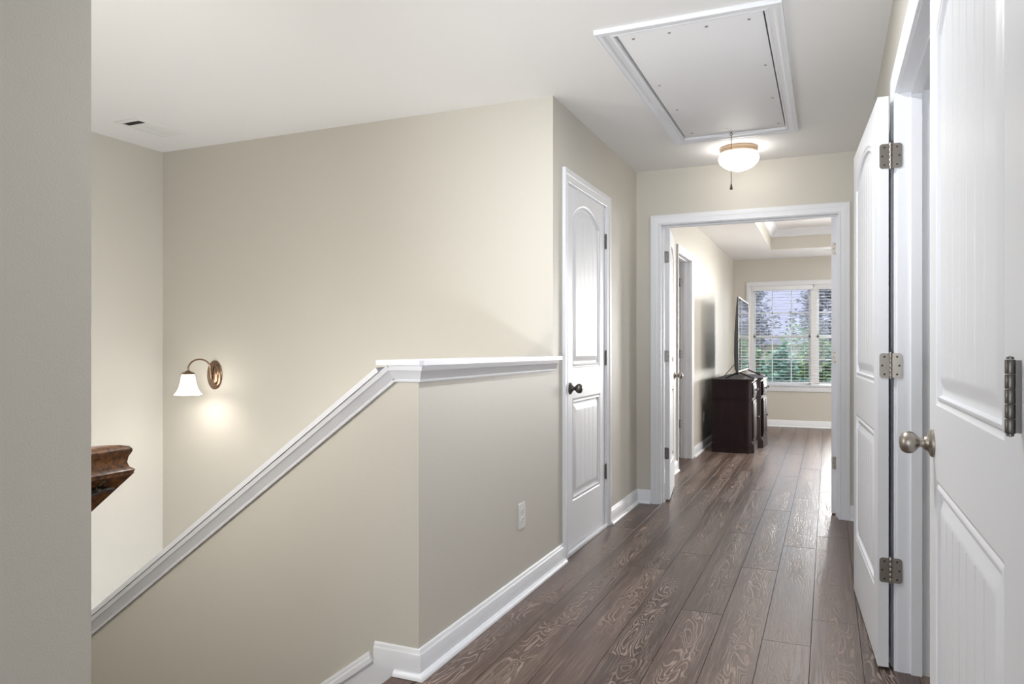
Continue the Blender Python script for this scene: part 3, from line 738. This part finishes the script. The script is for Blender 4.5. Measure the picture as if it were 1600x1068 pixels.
bm = bmesh.new(); bx(bm, XS, XL, YN, YB, ZB-.1, ZB); struct(obj('floor_foyer', bm, 'nosing'), 'foyer floor far below the stairwell, out of view', 'floor')

# ------------------------------------------------------------------ bedroom window
t = empty('window_1', ((w1a+w1b)/2, YW, wz0)); tag(t, 'wide white bedroom window with mullions, looking onto bright trees', 'window', kind='structure')
ox, oz = (w1a+w1b)/2, wz0
def wl(bm, x0, x1, y0, y1, z0, z1, bev=0): bx(bm, x0-ox, x1-ox, y0-YW, y1-YW, z0-oz, z1-oz, bev)
# picture frame casing
bm = bmesh.new(); c = .066
wl(bm, w1a-c, w1b+c, YW-.018, YW-.0003, wz1, wz1+c, .003); wl(bm, w1a-c, w1a, YW-.018, YW-.0003, wz0, wz1, .003); wl(bm, w1b, w1b+c, YW-.018, YW-.0003, wz0, wz1, .003)
obj('casing', bm, 'trim', t, smooth=True)
bm = bmesh.new(); wl(bm, w1a-c-.01, w1b+c+.01, YW-.035, YW+.09, wz0-.002, wz0+.018, .004); wl(bm, w1a-c, w1b+c, YW-.016, YW-.0003, wz0-.078, wz0-.002, .003)
obj('sill', bm, 'trim', t, smooth=True)
bm = bmesh.new()
mulls = [(-.243, -.118), (.70, .825)]
wl(bm, w1a, w1a+.03, YW+.02, YW+.12, wz0+.018, wz1); wl(bm, w1b-.03, w1b, YW+.02, YW+.12, wz0+.018, wz1); wl(bm, w1a, w1b, YW+.02, YW+.12, wz1-.03, wz1); wl(bm, w1a, w1b, YW+.09, YW+.12, wz0+.0, wz0+.035)
for a, b in mulls: wl(bm, a+.022, b-.022, YW+.02, YW+.12, wz0+.018, wz1)
obj('frame', bm, 'vinyl', t)
units = [(w1a+.03, mulls[0][0]+.022), (mulls[0][1]-.022, mulls[1][0]+.022), (mulls[1][1]-.022, w1b-.03)]
for (a, b) in units:
    for up_, z0, z1, yy in ((False, wz0+.035, 1.325, YW+.075), (True, 1.285, wz1-.03, YW+.098)):
        bm = bmesh.new(); s = .028
        wl(bm, a, b, yy-.010, yy+.010, z0, z0+s*.8); wl(bm, a, b, yy-.010, yy+.010, z1-.032, z1); wl(bm, a, a+s, yy-.010, yy+.010, z0, z1); wl(bm, b-s, b, yy-.010, yy+.010, z0, z1)
        for k in (1, 2): wl(bm, a+(b-a)*k/3-.008, a+(b-a)*k/3+.008, yy-.004, yy+.004, z0, z1)
        zm = (z0+z1)/2+(.0 if up_ else .0); wl(bm, a, b, yy-.004, yy+.004, zm-.008, zm+.008)
        so = obj('sash', bm, 'vinyl', t)
        bm = bmesh.new(); wl(bm, a+.01, b-.01, yy+.005, yy+.008, z0+.01, z1-.01); obj('pane', bm, 'glass', so)
lab = ['white slatted blind hanging in the left window bay, above the television', 'white slatted blind hanging right of the window mullion', 'white slatted blind in the window bay hidden behind the door']
for (a, b), lb in zip(((w1a+.006, -.183), (-.178, .76), (.765, w1b-.006)), lab):
    r = empty('window_blind', ((a+b)/2, YW+.025, wz1)); tag(r, lb, 'window blind', 'blinds in the bedroom window')
    hw_ = (b-a)/2-.002
    bm = bmesh.new(); bx(bm, -hw_, hw_, -.022, .024, -.058, -.001, .003); bx(bm, -hw_, hw_, -.030, -.022, -.066, -.001, .001); obj('headrail', bm, 'blind', r, smooth=True)
    bm = bmesh.new(); z = -.085
    zbot = wz0+.045-wz1
    while z > zbot+.03:
        a_ = math.radians(1)
        prism(bm, [(-hw_+.004, -.024*math.cos(a_), z+.024*math.sin(a_)), (-hw_+.004, 0, z+.0025), (-hw_+.004, .024*math.cos(a_), z-.024*math.sin(a_)), (-hw_+.004, .024*math.cos(a_), z-.024*math.sin(a_)-.0016), (-hw_+.004, 0, z+.0008), (-hw_+.004, -.024*math.cos(a_), z+.024*math.sin(a_)-.0016)], (2*hw_-.008, 0, 0))
        z -= .043
    obj('slats', bm, 'blind', r)
    bm = bmesh.new(); bx(bm, -hw_+.004, hw_-.004, -.022, .022, zbot, zbot+.016, .003); obj('bottom_rail', bm, 'blind', r, smooth=True)
    bm = bmesh.new()
    for xx in (-hw_*.72, hw_*.72):
        for yy in (-.025, .025): tube(bm, [(xx, yy, -.05), (xx, yy, zbot+.01)], .0010, 5)
    obj('cords', bm, 'blind', r)

# ------------------------------------------------------------------ media cabinet
CX0, CX1, CY0, CY1, CZ = -1.17, -.755, 8.285, 9.93, .80
t = empty('media_cabinet', (0, 0, 0)); t.location = (CX0, CY0, 0); tag(t, 'dark cherry breakfront cabinet under the television', 'cabinet')
W_, L2 = CX1-CX0, CY1-CY0
c1, c2 = .50, L2-.50      # centre block
def foot(e, bow=.055):
    """plan outline grown by e"""
    p = [(-0, -e), (W_-.055, -e), (W_-.03, -e+.012), (W_+e, .045-e*.4), (W_+e, c1-.03), (W_+bow+e, c1-e*.3+.02)]
    n = 8
    for k in range(1, n): yy = c1+.02+(c2-c1-.04)*k/n; p.append((W_+bow+e+.022*math.sin(PI*k/n), yy))
    p += [(W_+bow+e, c2-.02+e*.3), (W_+e, c2+.03), (W_+e, L2-.045+e*.4), (W_-.03, L2+e-.012), (W_-.055, L2+e), (0, L2+e)]
    return p
def slabf(bm, e, z0, z1): prism(bm, [(x, y, z0) for x, y in foot(e)], (0, 0, z1-z0))
bm = bmesh.new(); slabf(bm, 0, .11, CZ-.028); slabf(bm, .006, .575, .587); slabf(bm, .010, .587, .595); obj('body', bm, 'cherry', t)
bm = bmesh.new(); slabf(bm, .012, CZ-.028, CZ-.018); slabf(bm, .024, CZ-.018, CZ-.002); slabf(bm, .018, CZ-.002, CZ); obj('top', bm, 'cherry', t)
bm = bmesh.new(); slabf(bm, .026, .0005, .085); slabf(bm, .020, .085, .098); slabf(bm, .010, .098, .112); obj('plinth', bm, 'cherry', t)
def front(name, y0, y1, z0, z1, xf, kn):
    bm = bmesh.new(); bx(bm, xf, xf+.014, y0, y1, z0, z1, .003); bx(bm, xf+.013, xf+.020, y0+.03, y1-.03, z0+.03, z1-.03, .003)
    o = obj(name, bm, 'cherry', t, smooth=True)
    for (ky, kz) in kn:
        bm = bmesh.new(); lathe(bm, [(0, 0), (.012, 0), (.006, .006), (.005, .012), (.012, .018), (.014, .024), (.009, .030), (0, .031)], (xf+.018, ky, kz), (1, 0, 0), n=16); obj('knob', bm, 'darknickel', o, smooth=True)
front('drawer', .07, c1-.05, .60, CZ-.04, W_, [(.18, .68), (.34, .68)])
front('drawer', c1+.06, c2-.06, .60, CZ-.04, W_+.066, [(L2/2-.15, .68), (L2/2+.15, .68)])
front('drawer', c2+.05, L2-.07, .60, CZ-.04, W_, [(L2-.34, .68), (L2-.18, .68)])
front('cabinet_door', .07, c1-.05, .125, .565, W_, [(c1-.08, .36)])
front('cabinet_door', c1+.06, L2/2-.003, .125, .565, W_+.066, [(L2/2-.04, .36)])
front('cabinet_door', L2/2+.003, c2-.06, .125, .565, W_+.066, [(L2/2+.04, .36)])
front('cabinet_door', c2+.05, L2-.07, .125, .565, W_, [(c2+.08, .36)])
# ------------------------------------------------------------------ television
t = empty('television', (-.925, 9.10, CZ+.0005), math.radians(1.2)); tag(t, 'large flat television standing side-on on the dark cabinet', 'television')
TL, TZ0, TZ1 = .725, .072, .905
bm = bmesh.new()
# shell: thin at the rim, thicker towards the lower middle (local x = depth, +x is the screen side)
prof = [(.010, TZ0), (.010, TZ1), (.002, TZ1+.001), (-.008, TZ1-.01), (-.022, TZ1-.12), (-.030, TZ1-.25), (-.042, TZ1-.42), (-.046, TZ0+.20), (-.040, TZ0+.04), (-.020, TZ0)]
for s in (1,):
    rings = []
    for f, yy in ((.25, -TL), (.8, -TL+.02), (1, -TL+.10), (1, TL-.10), (.8, TL-.02), (.25, TL)):
        rings.append([bm.verts.new((x if x > 0 else x*f, yy, z)) for x, z in prof])
    for a, b in zip(rings, rings[1:]):
        for i in range(len(prof)): bm.faces.new((a[i], b[i], b[(i+1) % len(prof)], a[(i+1) % len(prof)]))
    bm.faces.new(rings[0]); bm.faces.new(rings[-1][::-1])
obj('shell', bm, 'tvback', t, smooth=True)
bm = bmesh.new(); bx(bm, .0102, .0120, -TL+.008, TL-.008, TZ0+.014, TZ1-.007); obj('screen', bm, 'screen', t)
bm = bmesh.new()
for a in ((-TL, TL, TZ1-.008, TZ1+.001), (-TL, TL, TZ0, TZ0+.015)): bx(bm, .008, .0145, a[0], a[1], a[2], a[3], .001)
for a in ((-TL-.001, -TL+.009), (TL-.009, TL+.001)): bx(bm, .008, .0145, a[0], a[1], TZ0, TZ1, .001)
obj('bezel', bm, 'nickel', t, smooth=True)
for yy in (-TL+.13, TL-.13):
    bm = bmesh.new()
    tube(bm, [(-.135, yy-.03, .007), (-.120, yy-.028, .008), (-.02, yy, .062), (.0, yy, .082)], [.006, .008, .009, .009], 8)
    tube(bm, [(.0, yy, .082), (.02, yy, .062), (.150, yy-.028, .008), (.165, yy-.03, .007)], [.009, .009, .008, .006], 8)
    bx(bm, -.142, -.115, yy-.036, yy-.022, .0, .014, .002); bx(bm, .145, .172, yy-.036, yy-.022, .0, .014, .002)
    obj('stand_foot', bm, 'black', t, smooth=True)
bm = bmesh.new(); tube(bm, [(-.040, -.5, .17), (-.10, -.47, .10), (-.16, -.44, .03), (-.20, -.42, .004), (-.235, -.40, .004)], .004, 8); obj('power_cable', bm, 'black', t, smooth=True)

# ------------------------------------------------------------------ outside
bm = bmesh.new(); bx(bm, -40, 40, YW+1, 80, -3.2, -3.0); struct(obj('ground', bm, 'lawn'), 'lawn far below the bedroom window', 'ground')
def tree(name, x, y, zc, rx, ry, rz_, n, ls, mat, label, group=None, trunk=True, seed=0):
    rnd = random.Random(seed); t = empty(name, (x, y, -3.0)); tag(t, label, 'tree', group)
    bm = bmesh.new()
    cl = []
    for k in range(26):
        a, b = rnd.uniform(0, 2*PI), math.acos(rnd.uniform(-1, 1)); r = rnd.uniform(.35, .9)
        cl.append((Vector((rx*r*math.sin(b)*math.cos(a), ry*r*math.sin(b)*math.sin(a), rz_*r*math.cos(b))), rnd.uniform(.22, .42)))
    for i in range(n):
        c_, cr = rnd.choice(cl)
        d = Vector((rnd.gauss(0, 1), rnd.gauss(0, 1), rnd.gauss(0, 1))).normalized()*cr*rnd.uniform(.6, 1.05)
        p = c_+Vector((d.x*rx*.9, d.y*ry*.9, d.z*rz_*.9))+Vector((0, 0, zc+3.0))
        q = Matrix.Rotation(rnd.uniform(0, 2*PI), 3, 'Z') @ Matrix.Rotation(rnd.uniform(-1.1, 1.1), 3, 'X') @ Matrix.Rotation(rnd.uniform(-.6, .6), 3, 'Y')
        s = ls*rnd.uniform(.6, 1.3)
        vs = [bm.verts.new(p+q @ Vector(v)) for v in ((-s, 0, 0), (-.2*s, -.42*s, .08*s), (s, 0, 0), (-.2*s, .42*s, .08*s))]
        bm.faces.new((vs[0], vs[1], vs[2])); bm.faces.new((vs[0], vs[2], vs[3]))
    obj('foliage', bm, mat, t, recalc=False)
    bm = bmesh.new(); hgt = zc+3.0
    tube(bm, [(0, 0, 0), (.05, .03, hgt*.4), (-.04, 0, hgt*.8), (.03, 0, hgt+rz_*.4)], [.12, .10, .07, .03], 10)
    for k in range(7):
        a = 2*PI*k/7+.3; z0 = hgt*.55+k*.12*rz_*.3
        tube(bm, [(0, 0, z0), (rx*.35*math.cos(a), ry*.35*math.sin(a), z0+rz_*.3), (rx*.75*math.cos(a), ry*.75*math.sin(a), z0+rz_*.7)], [.05, .03, .012], 7)
    obj('trunk', bm, 'bark', t, smooth=True)
spec = [
    ('tree', -3.3, 15.4, .2, .62, .6, 1.4, 4200, .07, 'leaf_a', 'green leafy tree outside, left of the window, seen past the television'),
    ('tree', -2.05, 15.5, .2, .60, .6, 1.35, 5200, .065, 'leaf_a', 'green leafy tree outside behind the television edge'),
    ('tree', -.82, 15.5, -.05, .58, .6, 1.35, 5600, .065, 'leaf_b', 'blue-green tree outside behind the middle of the left window bay'),
    ('tree', -1.42, 13.4, -.75, .34, .34, .95, 2200, .05, 'leaf_d', 'small tan-leaved shrub tree at the lower left of the window view'),
    ('tree', .40, 15.5, .05, .60, .6, 1.35, 5600, .065, 'leaf_b', 'blue-green tree outside seen right of the window mullion'),
    ('tree', -1.46, 17.2, .25, .52, .5, 1.25, 5200, .065, 'leaf_a', 'green leafy tree outside between the tan shrub tree and the taller trees'),
    ('tree', 1.9, 15.8, .2, .8, .7, 1.4, 4500, .075, 'leaf_a', 'green tree outside at the far right, hidden by the door leaf'),
    ('tree', -4.5, 19.4, .4, .95, .8, 1.8, 4200, .08, 'leaf_b', 'taller blue-green tree further out, far left of the view'),
    ('tree', -2.5, 19.4, .35, .95, .8, 1.7, 6000, .075, 'leaf_b', 'taller blue-green tree further out behind the left panes'),
    ('tree', -.5, 19.4, .25, .95, .8, 1.7, 6000, .075, 'leaf_a', 'taller green tree further out behind the middle panes'),
    ('tree', 1.5, 19.6, .3, .95, .8, 1.7, 5200, .08, 'leaf_b', 'taller blue-green tree further out, right of the mullion'),
]
for i, s in enumerate(spec): tree(*s, group=None, seed=i+3)
tree('tree', -2.9, 25, 2.3, 1.5, 1.3, 1.9, 6000, .09, 'leaf_c', 'pale hazy tree high behind the green trees, left', seed=31)
tree('tree', .3, 25, 1.9, 1.5, 1.3, 1.9, 6000, .09, 'leaf_c', 'pale hazy tree high behind the green trees, middle', seed=32)
t = empty('neighbor_house', (0, 34, -3)); tag(t, 'neighbouring house with grey shingle roof behind the trees', 'house')
bm = bmesh.new(); bx(bm, -12, 8, 0, 8, 0, 4.6); obj('wall', bm, 'siding', t)
bm = bmesh.new(); prism(bm, [(-12.6, -.6, 4.5), (-12.6, 4, 8.2), (-12.6, 8.6, 4.5), (-12.6, 8.6, 4.3), (-12.6, 4, 8.0), (-12.6, -.6, 4.3)], (21.2, 0, 0)); obj('roof', bm, 'shingle', t)
# frame of the unseen opening added behind the camera to let light in
bm = bmesh.new()
for a, b in ((-1.25, -1.20), (.10, .15)): bx(bm, a, b, -2.70, -2.62, .6, 2.2)
bx(bm, -1.25, .15, -2.70, -2.62, .6, .65); bx(bm, -1.25, .15, -2.70, -2.62, 2.15, 2.2)
struct(obj('added_window_frame', bm, 'vinyl'), 'added window frame behind the camera, unseen', 'window')
